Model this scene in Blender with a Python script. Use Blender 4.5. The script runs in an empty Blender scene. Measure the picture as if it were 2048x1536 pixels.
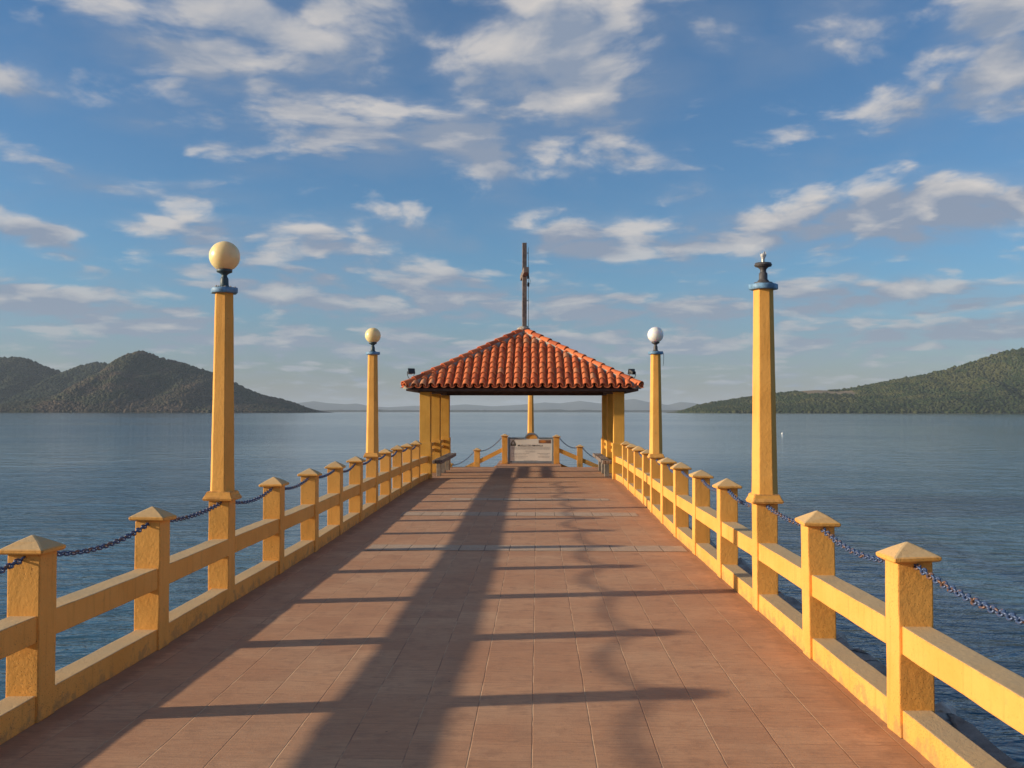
import bpy, bmesh, math, random
import numpy as np
from mathutils import Vector, Matrix, noise as mnoise

S = bpy.context.scene
C = S.collection
R = math.radians
random.seed(7)
rng = np.random.default_rng(11)

# ------------------------------------------------------------------ camera
CAM_H = 1.5975
YAW, PITCH, ROLL = 0.0265, 0.0291, 0.001
cd = bpy.data.cameras.new('camera'); cam = bpy.data.objects.new('camera', cd); C.objects.link(cam)
cd.sensor_width = 36.0; cd.lens = 36.0 * 1920 / 2048
cd.clip_start = 0.05; cd.clip_end = 120000
cam.matrix_world = (Matrix.Translation((0, 0, CAM_H)) @ Matrix.Rotation(YAW, 4, 'Z')
                    @ Matrix.Rotation(math.pi / 2 + PITCH, 4, 'X') @ Matrix.Rotation(ROLL, 4, 'Z'))
S.camera = cam
S.view_settings.view_transform = 'Standard'; S.view_settings.look = 'None'
S.view_settings.exposure = 0.40; S.view_settings.gamma = 1.0
S.view_settings.use_curve_mapping = False
S.cycles.volume_bounces = 1
S.cycles.max_bounces = 6

SUN_EL, SUN_ROT = R(14.2), R(261)
SUN_DIR = Vector((math.sin(SUN_ROT) * math.cos(SUN_EL), math.cos(SUN_ROT) * math.cos(SUN_EL), math.sin(SUN_EL)))
SKY_STRENGTH = 0.092


# ------------------------------------------------------------------ node helper
class V:
    """a socket with arithmetic"""
    def __init__(self, nt, s): self.nt, self.s = nt, s
    def _m(self, op, *a, clamp=False):
        n = self.nt.nodes.new('ShaderNodeMath'); n.operation = op; n.use_clamp = clamp
        for i, x in enumerate((self,) + a):
            if isinstance(x, V): self.nt.links.new(x.s, n.inputs[i])
            else: n.inputs[i].default_value = x
        return V(self.nt, n.outputs[0])
    def __add__(s, o): return s._m('ADD', o)
    def __radd__(s, o): return s._m('ADD', o)
    def __sub__(s, o): return s._m('SUBTRACT', o)
    def __rsub__(s, o): return (s * -1.0) + o
    def __mul__(s, o): return s._m('MULTIPLY', o)
    def __rmul__(s, o): return s._m('MULTIPLY', o)
    def __truediv__(s, o): return s._m('DIVIDE', o)
    def pow(s, o): return s._m('POWER', o)
    def max(s, o): return s._m('MAXIMUM', o)
    def min(s, o): return s._m('MINIMUM', o)
    def clamp(s): return s._m('ADD', 0.0, clamp=True)
    def step(s, a, b, lo=0.0, hi=1.0):
        n = s.nt.nodes.new('ShaderNodeMapRange'); n.interpolation_type = 'SMOOTHSTEP'
        s.nt.links.new(s.s, n.inputs[0])
        for i, x in zip((1, 2, 3, 4), (a, b, lo, hi)): n.inputs[i].default_value = x
        return V(s.nt, n.outputs[0])


class Nodes:
    def __init__(self, nt): self.nt = nt
    def new(self, t): return self.nt.nodes.new(t)
    def link(self, a, b): self.nt.links.new(a.s if isinstance(a, V) else a, b)
    def set(self, sock, x):
        if isinstance(x, V): self.nt.links.new(x.s, sock)
        elif isinstance(x, (tuple, list)) and len(x) == 3 and sock.type == 'RGBA': sock.default_value = (*x, 1)
        else: sock.default_value = x
    def coord(self, kind='Object'): return V(self.nt, self.new('ShaderNodeTexCoord').outputs[kind])
    def pos(self): return V(self.nt, self.new('ShaderNodeNewGeometry').outputs['Position'])
    def normal(self): return V(self.nt, self.new('ShaderNodeNewGeometry').outputs['Normal'])
    def island(self): return V(self.nt, self.new('ShaderNodeNewGeometry').outputs['Random Per Island'])
    def xyz(self, v):
        n = self.new('ShaderNodeSeparateXYZ'); self.link(v, n.inputs[0])
        return [V(self.nt, n.outputs[i]) for i in range(3)]
    def vec(self, x, y, z=0.0):
        n = self.new('ShaderNodeCombineXYZ')
        for i, k in enumerate((x, y, z)): self.set(n.inputs[i], k)
        return V(self.nt, n.outputs[0])
    def scale(self, v, s):
        n = self.new('ShaderNodeVectorMath'); n.operation = 'MULTIPLY'; self.link(v, n.inputs[0])
        n.inputs[1].default_value = s; return V(self.nt, n.outputs[0])
    def vadd(self, a, b):
        n = self.new('ShaderNodeVectorMath'); n.operation = 'ADD'
        for i, k in enumerate((a, b)):
            if isinstance(k, V): self.link(k, n.inputs[i])
            else: n.inputs[i].default_value = k
        return V(self.nt, n.outputs[0])
    def noise(self, v, scale, detail=4.0, rough=0.55, dist=0.0, color=False, lac=2.0):
        n = self.new('ShaderNodeTexNoise')
        if v is not None: self.link(v, n.inputs['Vector'])
        n.inputs['Scale'].default_value = scale; n.inputs['Detail'].default_value = detail
        n.inputs['Roughness'].default_value = rough; n.inputs['Distortion'].default_value = dist
        n.inputs['Lacunarity'].default_value = lac
        return V(self.nt, n.outputs['Color' if color else 0])
    def voronoi(self, v, scale, feature='F1', out='Distance', rnd=1.0):
        n = self.new('ShaderNodeTexVoronoi'); n.feature = feature
        self.link(v, n.inputs['Vector']); n.inputs['Scale'].default_value = scale
        n.inputs['Randomness'].default_value = rnd
        return V(self.nt, n.outputs[out])
    def mix(self, f, a, b):
        n = self.new('ShaderNodeMix'); n.data_type = 'RGBA'
        self.set(n.inputs[0], f); self.set(n.inputs[6], a); self.set(n.inputs[7], b)
        return V(self.nt, n.outputs[2])
    def bump(self, h, strength=0.3, dist=0.01, normal=None):
        n = self.new('ShaderNodeBump'); n.inputs['Strength'].default_value = strength
        n.inputs['Distance'].default_value = dist; self.link(h, n.inputs['Height'])
        if normal is not None: self.link(normal, n.inputs['Normal'])
        return V(self.nt, n.outputs[0])


def material(name):
    m = bpy.data.materials.new(name); m.use_nodes = True
    n = Nodes(m.node_tree); p = m.node_tree.nodes['Principled BSDF']
    def put(**k):
        for key, val in k.items(): n.set(p.inputs[key.replace('_', ' ')], val)
    return m, n, put


# ------------------------------------------------------------------ world: sky with clouds
w = bpy.data.worlds.new("World"); S.world = w; w.use_nodes = True
n = Nodes(w.node_tree); bg = w.node_tree.nodes['Background']
sky = n.new('ShaderNodeTexSky'); sky.sky_type = 'NISHITA'; sky.sun_disc = False
sky.sun_elevation = SUN_EL; sky.sun_rotation = SUN_ROT
sky.air_density = 1.0; sky.dust_density = 0.6; sky.ozone_density = 2.0
skyc = V(w.node_tree, sky.outputs[0])
d = n.coord('Generated')
dx, dy, dz = n.xyz(d)
az = dx._m('ARCTAN2', dy)                          # heading, 0 straight down the pier
el = dz._m('ARCSINE')                              # height above the horizon
# the cloud sheet seen in perspective: far banks are flattened towards the horizon
zz = dz.max(0.0) + 0.17
cp = n.vec(dx / zz, dy / zz, 0.0)
warp = n.noise(cp, 1.3, 3, 0.5, color=True)
cpw = n.vadd(cp, n.scale(n.vadd(warp, (-0.5, -0.5, -0.5)), (0.35, 0.35, 0.0)))
def fbm(v, detail=8):                              # fine wisps plus rounded heads
    k = n.new('ShaderNodeTexVoronoi'); k.feature = 'F1'
    if detail > 6: v2 = n.vadd(v, n.scale(n.noise(v, 7.0, 4, 0.6, color=True), (0.16, 0.16, 0.0)))
    else: v2 = n.vadd(v, (0.08, 0.08, 0.0))
    n.link(v2, k.inputs['Vector']); k.inputs['Scale'].default_value = 5.5; k.inputs['Detail'].default_value = 1.0 if detail > 6 else 0.0; k.inputs['Roughness'].default_value = 0.5
    return n.noise(v, 3.9, detail, 0.60) * 0.78 + (0.55 - V(w.node_tree, k.outputs['Distance'])) * 0.34 + 0.20
def fbm2(v): return n.noise(v, 1.1, 3, 0.5)
f0 = fbm(cpw)
f1 = fbm(n.vadd(n.scale(cpw, (0.955, 0.955, 1.0)), (-0.07, -0.02, 0.0)), 5)   # a little nearer to the sun
big = fbm2(cp)
# where the cloud banks stand: (heading, height, half width, half height, weight), degrees
banks = [(-18.8, 23.2, 4.6, 3.2, .44), (-11.5, 22.6, 4.6, 3.0, .34), (-25.0, 22.0, 3.2, 1.5, .34),
         (-24.0, 19.4, 1.8, 1.2, .33), (-19.6, 19.2, 4.4, 2.4, .44), (-13.5, 18.0, 6.2, 3.6, .40),
         (1.6, 21.0, 5.6, 4.4, .42), (-1.0, 18.2, 6.4, 2.4, .36), (-2.8, 16.0, 9.8, 2.2, .44),
         (6.8, 18.8, 3.8, 1.8, .30), (17.6, 21.5, 3.4, 2.0, .40), (15.4, 19.7, 4.0, 1.5, .28),
         (11.0, 21.4, 3.0, 1.8, .24), (25.0, 20.8, 2.6, 2.8, .40), (26.0, 18.0, 3.2, 3.0, .38),
         (22.0, 16.6, 4.4, 1.1, .34), (22.5, 11.0, 8.5, 1.6, .66), (13.0, 10.3, 6.0, 1.5, .50),
         (3.4, 10.4, 4.2, 1.4, .50), (-22.5, 12.2, 5.0, .8, .36), (-20.8, 10.4, 6.0, .9, .34),
         (-13.5, 9.9, 9.0, 1.6, .40), (-10.5, 7.4, 9.5, 1.4, .36), (-5.5, 6.3, 8.0, .9, .34),
         (-27.8, 5.6, 4.0, 1.3, .44), (-21.5, 4.9, 3.0, .8, .40), (-28.0, 9.6, 3.4, .9, .30),
         (8.4, 6.0, 10.0, 1.0, .40), (18.0, 6.6, 5.5, .9, .38), (7.0, 4.0, 12.0, .9, .34),
         (-29.0, 17.0, 2.6, 1.0, .28), (-29.5, 22.8, 2.0, 1.4, .26), (6.4, 22.4, 1.5, .7, .24),
         (-10.0, 4.0, 12.0, 1.0, .32), (-4.0, 10.0, 1.0, .6, .28), (24.0, 4.4, 6.0, .7, .32),
         (20.0, 6.2, 8.0, 1.2, .2), (-22.0, 15.6, 3.0, .5, .2), (-15.0, 14.8, 5.0, .5, .2), (24.0, 24.0, 6.0, 1.2, .2)]
cov = None; top = None                             # top: on the sunny upper side of a bank (+) or at its base (-)
for a, e, sa, se, wt in banks:
    up = (el - R(e)) / R(se)
    q = ((az - R(a)) / R(sa)).pow(2.0) + up * up
    g = (q * -1.0)._m('EXPONENT') * wt
    tt = g * up; top = tt if top is None else top + tt
    cov = g if cov is None else cov.max(g) + cov.min(g) * 0.25
away = dy.step(0.5, 0.1)                            # the rest of the sky: scattered cloud
cov = cov + away * (big - 0.42)
low = el.step(R(5.0), R(10.0), 0.13, 0.0)
dens0 = (f0 - 0.5) * 1.55 + (big - 0.5) * 0.25 + cov + low
dens1 = (f1 - 0.5) * 1.55 + (big - 0.5) * 0.25 + cov + low
veil = (f1 - 0.5) * 1.2 + cov * 1.15 + low                 # thin cloud round the banks
alpha = (dens0.step(0.14, 0.50) * 0.72 + veil.step(0.08, 0.62) * 0.26)
thick = dens0.step(0.30, 0.80)
lit = ((dens0 - dens1) * 2.3 + 0.62 - thick * 0.42 + top * 0.95).clamp()
under = el.step(R(2.0), R(14.0), 0.28, 0.0)         # far banks show their grey undersides
lit = (lit - under).clamp()
ccol = n.mix(lit, (0.195, 0.240, 0.320), (0.52, 0.485, 0.455))
ccol = n.mix(el.step(R(0.5), R(12.0), 0.5, 0.0), ccol, (0.235, 0.285, 0.335))
inv = 1.0 / SKY_STRENGTH
ccol = n.scale(ccol, (inv, inv, inv))
skyt = n.mix(el.step(R(0.0), R(9.0)), n.scale(skyc, (0.58, 0.625, 0.86)), n.scale(skyc, (0.53, 0.82, 1.07)))
# the glow round the sun, off to the left of the view, keeps its own warm white
sdot = dx * SUN_DIR.x + dy * SUN_DIR.y + dz * SUN_DIR.z
skyt = n.mix(sdot.step(0.40, 0.92), skyt, n.scale(skyc, (1.15, 1.0, 0.85)))
n.link(n.mix(alpha, skyt, ccol), bg.inputs[0])
bg.inputs[1].default_value = SKY_STRENGTH

# ------------------------------------------------------------------ sun
sd = bpy.data.lights.new('sun', 'SUN'); sun = bpy.data.objects.new('sun', sd); C.objects.link(sun)
sd.energy = 4.5; sd.angle = R(0.9); sd.color = (1.0, 0.85, 0.64)
sun.rotation_euler = SUN_DIR.to_track_quat('Z', 'Y').to_euler()
sun.location = (-20, -5, 12)


# ------------------------------------------------------------------ object helpers
def tag(o, label=None, cat=None, group=None, kind=None):
    for k, v in (('label', label), ('category', cat), ('group', group), ('kind', kind)):
        if v: o[k] = v
    return o

def link_mesh(name, me, m, parent=None, smooth=False):
    o = bpy.data.objects.new(name, me); C.objects.link(o)
    if m is not None and not me.materials: me.materials.append(m)
    if parent is not None: o.parent = parent
    if smooth:
        me.polygons.foreach_set('use_smooth', [True] * len(me.polygons))
    return o

def obj(name, bm, m, parent=None, smooth=False):
    me = bpy.data.meshes.new(name); bm.normal_update(); bm.to_mesh(me); bm.free()
    return link_mesh(name, me, m, parent, smooth)

def empty(name, loc, label, cat, group=None, rz=0.0):
    o = bpy.data.objects.new(name, None); C.objects.link(o); o.location = loc; o.rotation_euler.z = rz
    o.empty_display_size = 0.2
    return tag(o, label, cat, group)

def jitter(bm, verts, amp, freq=6.0, seed=0.0):
    for v in verts:
        p = v.co * freq + Vector((seed, seed * 1.7, -seed))
        v.co += Vector((mnoise.noise(p), mnoise.noise(p + Vector((31, 7, 3))), mnoise.noise(p + Vector((5, 57, 9))))) * amp

def box(bm, x0, x1, y0, y1, z0, z1, bevel=0.0, segs=1, cuts=None, jit=0.0, seed=0.0, M=None):
    """a box; cuts = distance between loop cuts along the longest side"""
    b = bmesh.new()
    r = bmesh.ops.create_cube(b, size=1.0)
    for v in b.verts:
        v.co = Vector((x0 + (v.co.x + .5) * (x1 - x0), y0 + (v.co.y + .5) * (y1 - y0), z0 + (v.co.z + .5) * (z1 - z0)))
    if bevel: bmesh.ops.bevel(b, geom=b.edges[:], offset=bevel, segments=segs, affect='EDGES', profile=0.6)
    if cuts:
        ax = max(range(3), key=lambda i: (x1 - x0, y1 - y0, z1 - z0)[i])
        lo, hi = (x0, y0, z0)[ax], (x1, y1, z1)[ax]
        k = max(1, int((hi - lo) / cuts))
        no = [0, 0, 0]; no[ax] = 1
        for i in range(1, k):
            co = [0, 0, 0]; co[ax] = lo + (hi - lo) * i / k
            bmesh.ops.bisect_plane(b, geom=b.verts[:] + b.edges[:] + b.faces[:], plane_co=co, plane_no=no)
    if jit: jitter(b, b.verts, jit, 7.0, seed)
    if M is not None: bmesh.ops.transform(b, matrix=M, verts=b.verts)
    merge(bm, b)

def merge(bm, b):
    me = bpy.data.meshes.new('tmp'); b.to_mesh(me); b.free(); bm.from_mesh(me); bpy.data.meshes.remove(me)

def prism(bm, sections, cap=True, M=None):
    """loft between closed rings (lists of 3D points)"""
    b = bmesh.new(); rings = [[b.verts.new(p) for p in s] for s in sections]
    k = len(rings[0])
    for a, c in zip(rings, rings[1:]):
        for i in range(k): b.faces.new((a[i], a[(i + 1) % k], c[(i + 1) % k], c[i]))
    if cap:
        b.faces.new(rings[0][::-1]); b.faces.new(rings[-1])
    bmesh.ops.recalc_face_normals(b, faces=b.faces)
    if M is not None: bmesh.ops.transform(b, matrix=M, verts=b.verts)
    merge(bm, b)

def ring(r, z, k, a0=0.0, cx=0.0, cy=0.0):
    return [(cx + r * math.sin(a0 + 2 * math.pi * i / k), cy - r * math.cos(a0 + 2 * math.pi * i / k), z) for i in range(k)]

def lathe(bm, prof, k=20, cx=0.0, cy=0.0):
    prism(bm, [ring(r, z, k, 0, cx, cy) for r, z in prof])

def tube(bm, pts, r, k=6):
    pts = [Vector(p) for p in pts]; secs = []
    up = Vector((0, 0, 1))
    for i, p in enumerate(pts):
        t = (pts[min(i + 1, len(pts) - 1)] - pts[max(i - 1, 0)]).normalized()
        u = t.cross(up if abs(t.z) < .95 else Vector((1, 0, 0))).normalized(); v = t.cross(u)
        secs.append([p + (u * math.cos(2 * math.pi * j / k) + v * math.sin(2 * math.pi * j / k)) * r for j in range(k)])
    prism(bm, secs)


# ------------------------------------------------------------------ materials
def make_paint(name, base, dark, dust=0.85):
    m, n, put = material(name)
    p = n.pos(); x, y, z = n.xyz(p)
    big = n.noise(p, 2.2, 5, 0.6); fine = n.noise(p, 38, 4, 0.6)
    col = n.mix(big.step(0.35, 0.7), base, dark)
    # runs of rain down the faces
    st = n.noise(n.scale(p, (1, 1, 0.06)), 26, 3, 0.6)
    col = n.mix(st.step(0.52, 0.74) * 0.30, col, tuple(c * 0.55 for c in dark))
    # bare chipped plaster in spots
    chip = n.noise(p, 21, 6, 0.65)
    low = z.step(0.30, 0.02, 0.0, 0.035)
    col = n.mix((chip + low).step(0.70, 0.735) * 0.75, col, (0.42, 0.24, 0.10))
    rough = n.noise(p, 1.7, 3, 0.5).step(0.42, 0.62, 0.0, 0.055)      # rougher, pitted areas
    pit = n.noise(p, 120, 2, 0.5) + rough + z.step(0.42, 0.05, 0.0, 0.035)
    col = n.mix(pit.step(0.70, 0.76) * 0.65, col, (0.25, 0.11, 0.03))
    # paint worn off along the arrises
    bv = n.new('ShaderNodeBevel'); bv.samples = 4; bv.inputs['Radius'].default_value = 0.014
    dt = n.new('ShaderNodeVectorMath'); dt.operation = 'DOT_PRODUCT'
    n.link(V(m.node_tree, bv.outputs[0]), dt.inputs[0]); n.link(n.normal(), dt.inputs[1])
    edge = V(m.node_tree, dt.outputs['Value']).step(0.985, 0.90)
    wear = edge * n.noise(p, 17, 4, 0.65).step(0.42, 0.60)
    col = n.mix(wear * 0.85, col, (0.42, 0.17, 0.045))
    # dust and worn paint lying on upward faces
    nz = n.xyz(n.normal())[2]
    col = n.mix(nz.step(0.6, 0.95) * (big * 0.5 + 0.55) * dust, col, (0.52, 0.44, 0.28))
    grime = (n.noise(p, 9, 5, 0.65) + z.step(0.16, 0.0, 0.0, 0.22)).step(0.62, 0.80)
    col = n.mix(grime * 0.55, col, (0.33, 0.20, 0.09))
    h = fine * 0.7 + big * 0.6 - pit.step(0.66, 0.78) * 0.8 - wear * 0.5 - (chip + low).step(0.70, 0.735) * 0.6
    put(Base_Color=col, Roughness=0.78, Normal=n.bump(h, 0.5, 0.008))
    m.node_tree.nodes['Principled BSDF'].inputs['Specular IOR Level'].default_value = 0.25
    return m

PAINT = make_paint('yellow_paint', (0.82, 0.405, 0.096), (0.76, 0.352, 0.072))
PAINT_GAZEBO = make_paint('ochre_paint', (0.80, 0.415, 0.080), (0.71, 0.345, 0.058))

def simple(name, col, rough=0.6, var=0.25, scale=8.0, metallic=0.0, bump=0.15):
    m, n, put = material(name)
    p = n.pos(); a = n.noise(p, scale, 5, 0.6); b = n.noise(p, scale * 9, 3, 0.6)
    c = n.mix(a.step(0.3, 0.7), tuple(k * (1 - var) for k in col), tuple(min(1, k * (1 + var)) for k in col))
    put(Base_Color=c, Roughness=rough, Metallic=metallic, Normal=n.bump(b, bump, 0.004))
    return m

BLUE = simple('blue_paint', (0.14, 0.27, 0.42), 0.55, 0.3, 30)
IRON_BLUE = simple('dark_blue_iron', (0.045, 0.075, 0.085), 0.5, 0.35, 30)
IRON = simple('grey_iron', (0.075, 0.070, 0.072), 0.55, 0.35, 30)
GREYWOOD = simple('weathered_wood', (0.20, 0.155, 0.13), 0.8, 0.3, 14, bump=0.3)
DARKWOOD = simple('dark_stained_wood', (0.075, 0.045, 0.035), 0.75, 0.3, 6)
CONCRETE = simple('concrete', (0.36, 0.33, 0.29), 0.85, 0.3, 9, bump=0.4)
MORTAR = simple('mortar', (0.38, 0.33, 0.27), 0.9, 0.3, 12, bump=0.6)
FRAME_METAL = simple('painted_metal', (0.17, 0.21, 0.25), 0.5, 0.15, 12, 0.0)
BLACK = simple('black_metal', (0.03, 0.03, 0.032), 0.5, 0.3, 20)
RUBBER = simple('black_plastic', (0.018, 0.018, 0.02), 0.55, 0.2, 20)
WHITE_PLASTIC = simple('white_plastic', (0.8, 0.8, 0.78), 0.4, 0.05, 5)

def globe_mat(name, col):
    m, n, put = material(name)
    p = n.pos(); a = n.noise(p, 14, 4, 0.6)
    st = n.noise(n.scale(p, (1, 1, .25)), 30, 4, 0.65)
    put(Base_Color=n.mix(st.step(0.55, 0.80) * 0.15, n.mix(a.step(0.4, 0.8), col, tuple(c * .9 for c in col)), (0.42, 0.34, 0.22)), Roughness=0.33,
        Subsurface_Weight=0.8, Subsurface_Scale=0.14, Subsurface_Radius=(1.0, 0.8, 0.5))
    return m
GLOBE_CREAM = globe_mat('cream_globe', (0.90, 0.70, 0.36))
GLOBE_WHITE = globe_mat('white_globe', (0.86, 0.84, 0.82))

m, n, put = material('broken_glass')
put(Base_Color=(0.86, 0.84, 0.80), Roughness=0.15, Transmission_Weight=0.35, IOR=1.45)
GLASS = m

# --- chain: blue paint over rust
m, n, put = material('chain_paint')
p = n.pos(); a = n.noise(p, 15, 4, 0.6)
put(Base_Color=n.mix(a.step(0.52, 0.60), (0.055, 0.092, 0.19), (0.16, 0.085, 0.055)), Roughness=0.4, Metallic=0.15)
CHAIN = m

# --- deck tiles
m, n, put = material('deck_tiles')
p = n.pos(); x, y, z = n.xyz(p)
wob = n.noise(p, 5.0, 3, 0.6) - 0.5
def joint(v, period, phase, half):
    q = (v - phase) / period
    fr = (q - q._m('FLOOR') - 0.5)._m('ABSOLUTE')          # 0.5 on the joint
    return fr, q._m('FLOOR')
TX, TY = 0.2945, 0.252
fx, ix = joint(x + wob * 0.007, TX, -0.025, 0)
fy, iy = joint(y + wob * 0.006 + (n.noise(n.vec((x / TX)._m('FLOOR'), 0.0, 0.0), 7.3, 1) - 0.5) * 0.02, TY, 4.45, 0)
jx = fx.step(0.5 - 0.0042 / TX, 0.5 - 0.0012 / TX)
jy = fy.step(0.5 - 0.0045 / TY, 0.5 - 0.001 / TY) * n.noise(p, 2.3, 3, 0.6).step(0.40, 0.62)
cell = n.noise(n.vec(ix * 3.17, iy * 5.31, 0.0), 1.0, 0, 0.5)
tone = n.noise(p, 0.9, 5, 0.6); stain = n.noise(p, 6.0, 6, 0.68); streak = n.noise(n.scale(p, (3.0, 26.0, 1.0)), 2.0, 5, 0.7)
col = n.mix(tone.step(0.3, 0.7), (0.56, 0.285, 0.150), (0.62, 0.360, 0.205))
col = n.mix(((cell - 0.5) * 2.4 + 0.35).clamp() * 0.5, col, (0.43, 0.205, 0.11))
col = n.mix(streak.step(0.42, 0.70) * 0.60, col, (0.36, 0.19, 0.11))
col = n.mix(stain.step(0.48, 0.72) * 0.60, col, (0.34, 0.18, 0.105))
fleck = n.noise(n.scale(p, (1.0, 2.2, 1.0)), 22, 4, 0.7); col = n.mix(fleck.step(0.58, 0.72) * 0.45, col, (0.62, 0.42, 0.27))
col = n.mix(fleck.step(0.40, 0.28) * 0.5, col, (0.26, 0.135, 0.08))
# paler, dusty walked line
col = n.mix(n.noise(n.scale(p, (1.2, 0.25, 1)), 1.5, 4, 0.6).step(0.45, 0.8) * 0.35, col, (0.56, 0.34, 0.20))
spot = n.voronoi(p, 2.6); col = n.mix(spot.step(0.030, 0.018) * 0.75, col, (0.10, 0.06, 0.045))
drop = n.voronoi(n.vadd(n.scale(p, (0.75, 1.0, 1.0)), (3.3, 1.7, 0.0)), 1.6); col = n.mix(drop.step(0.020, 0.012) * 0.9, col, (0.72, 0.66, 0.58))
jn = n.noise(p, 3.0, 3, 0.6).step(0.40, 0.60)
col = n.mix(jx * 0.85, col, n.mix(jn, (0.24, 0.13, 0.08), (0.56, 0.38, 0.23))); col = n.mix(jy * 0.5, col, (0.27, 0.15, 0.09))
# grime swept up against the kerbs
kerb = (x + 2.53).min(1.755 - x)
col = n.mix((kerb.step(0.22, 0.0, 0.0, 0.5) + n.noise(p, 8, 5, 0.65) - 0.5).step(0.12, 0.50) * 0.45, col, (0.22, 0.13, 0.085))
fine = n.noise(p, 70, 4, 0.65); scr = n.noise(n.scale(p, (1.0, 5.0, 1.0)), 16, 5, 0.7)
h = fine * 0.35 + scr * 0.7 + stain * 0.5 - jx * 1.6 - jy * 0.9
put(Base_Color=col, Roughness=0.72, Normal=n.bump(h, 0.42, 0.006))
m.node_tree.nodes['Principled BSDF'].inputs['Specular IOR Level'].default_value = 0.22
DECK = m

m, n, put = material('cement_patch')
p = n.pos(); x, y, z = n.xyz(p)
a = n.noise(p, 7, 6, 0.7); b = n.noise(p, 60, 3, 0.7); cr = n.voronoi(p, 9.0, 'DISTANCE_TO_EDGE')
fx, ix = joint(x, TX, -0.025, 0)
jx = fx.step(0.5 - 0.009 / TX, 0.5 - 0.003 / TX)
col = n.mix(a.step(0.3, 0.7), (0.46, 0.31, 0.20), (0.54, 0.39, 0.27))
col = n.mix(b.step(0.55, 0.7) * 0.5, col, (0.20, 0.15, 0.11))
col = n.mix(cr.step(0.018, 0.0) * a.step(0.45, 0.6), col, (0.10, 0.07, 0.055)); col = n.mix(jx * 0.7, col, (0.13, 0.09, 0.07))
put(Base_Color=col, Roughness=0.9, Normal=n.bump(a * 0.6 + b * 0.4 - jx, 0.6, 0.01))
CEMENT = m

# --- roof tiles
m, n, put = material('terracotta_tile')
p = n.pos(); r = n.island(); a = n.noise(p, 5, 5, 0.65); b = n.noise(p, 40, 3, 0.6)
col = n.mix(r, (0.66, 0.150, 0.052), (0.74, 0.220, 0.082))
col = n.mix(r.step(0.90, 0.97) * 0.7, col, (0.48, 0.255, 0.14))
col = n.mix(r.step(0.10, 0.02) * 0.6, col, (0.30, 0.075, 0.035))
col = n.mix(a.step(0.46, 0.72) * 0.38, col, (0.28, 0.10, 0.05))
lich = n.noise(p, 13, 5, 0.7); col = n.mix(lich.step(0.60, 0.70) * 0.35, col, (0.30, 0.24, 0.16))
col = n.mix(b.step(0.66, 0.78) * 0.4, col, (0.44, 0.33, 0.24))
put(Base_Color=col, Roughness=0.8, Normal=n.bump(b, 0.25, 0.006))
m.node_tree.nodes['Principled BSDF'].inputs['Specular IOR Level'].default_value = 0.25
TILE = m

# --- sea
m, n, put = material('sea_water')
p = n.pos(); 
wp = n.noise(p, 0.05, 3, 0.5, color=True)
pw = n.vadd(p, n.scale(n.vadd(wp, (-0.5, -0.5, -0.5)), (6, 6, 0)))
w1 = n.noise(n.scale(pw, (0.34, 0.62, 1)), 1.0, 3, 0.5, 0.6)
w2 = n.noise(n.scale(pw, (1.25, 2.2, 1)), 1.0, 4, 0.55, 0.8)
w3 = n.noise(n.scale(pw, (4.6, 7.6, 1)), 1.0, 3, 0.5)
w0 = n.noise(n.scale(p, (0.012, 0.022, 1)), 1.0, 3, 0.5)
gust = w0.step(0.36, 0.64, 0.35, 1.15)
hgt = w1 * 0.088 + (w2 * 0.060 + w3 * 0.016) * gust
bmp = n.bump(hgt, 1.0, 1.0)
put(Base_Color=(0.036, 0.102, 0.142), Roughness=0.07, IOR=1.33, Normal=bmp)
WATER = m

def land_mat(name, c1, c2, c3, scale):
    m, n, put = material(name)
    p = n.pos(); a = n.noise(p, scale, 6, 0.6); b = n.noise(p, scale * 0.18, 4, 0.55); r = n.island()
    col = n.mix(a.step(0.35, 0.65), c1, c2); col = n.mix(b.step(0.42, 0.62), col, c3)
    put(Base_Color=col, Roughness=0.95)
    m.node_tree.nodes['Principled BSDF'].inputs['Specular IOR Level'].default_value = 0.1
    return m
def tree_mat(name, cols, scale, seed):
    m, n, put = material(name)
    p = n.pos(); a = n.noise(n.vadd(p, (seed, 0, 0)), scale, 4, 0.55); r = n.island(); f = n.noise(p, 0.35, 3, 0.6)
    col = n.mix(a.step(0.44, 0.56), cols[0], cols[1])
    big = n.noise(n.vadd(p, (seed, 50, 0)), scale * .35, 3, 0.5); col = n.mix(big.step(0.40, 0.60) * 0.6, col, cols[3])
    col = n.mix(r.step(0.70, 0.98) * 0.28, col, cols[2]); col = n.mix(r.step(0.25, 0.02) * 0.4, col, cols[3])
    col = n.mix(f.step(0.4, 0.7) * 0.35, col, tuple(k * 0.6 for k in cols[0]))
    put(Base_Color=col, Roughness=0.9)
    m.node_tree.nodes['Principled BSDF'].inputs['Specular IOR Level'].default_value = 0.1
    return m

# ------------------------------------------------------------------ fence layout (measured)
SP = 1.5; PW = 0.173
LXS = [-2.555, -2.555, -2.557, -2.528, -2.533, -2.524, -2.522, -2.545, -2.562, -2.583, -2.598, -2.612, -2.618, -2.630, -2.636]
RXS = [1.775, 1.775, 1.775, 1.761, 1.762, 1.752, 1.752, 1.753, 1.778, 1.802, 1.833, 1.840, 1.855, 1.884, 1.895]
def left_x(i):  return np.interp(i, range(-1, 14), LXS)
def right_x(i): return np.interp(i, range(-1, 14), RXS)
def left_y(i):  return 4.90 + SP * (i - 1)
def right_y(i): return 4.80 + SP * (i - 1) - (0.22 if i < 1 else 0.0)
FIRST, LASTP = -2, 12
LAMPS = (-2, 3, 8)

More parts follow.
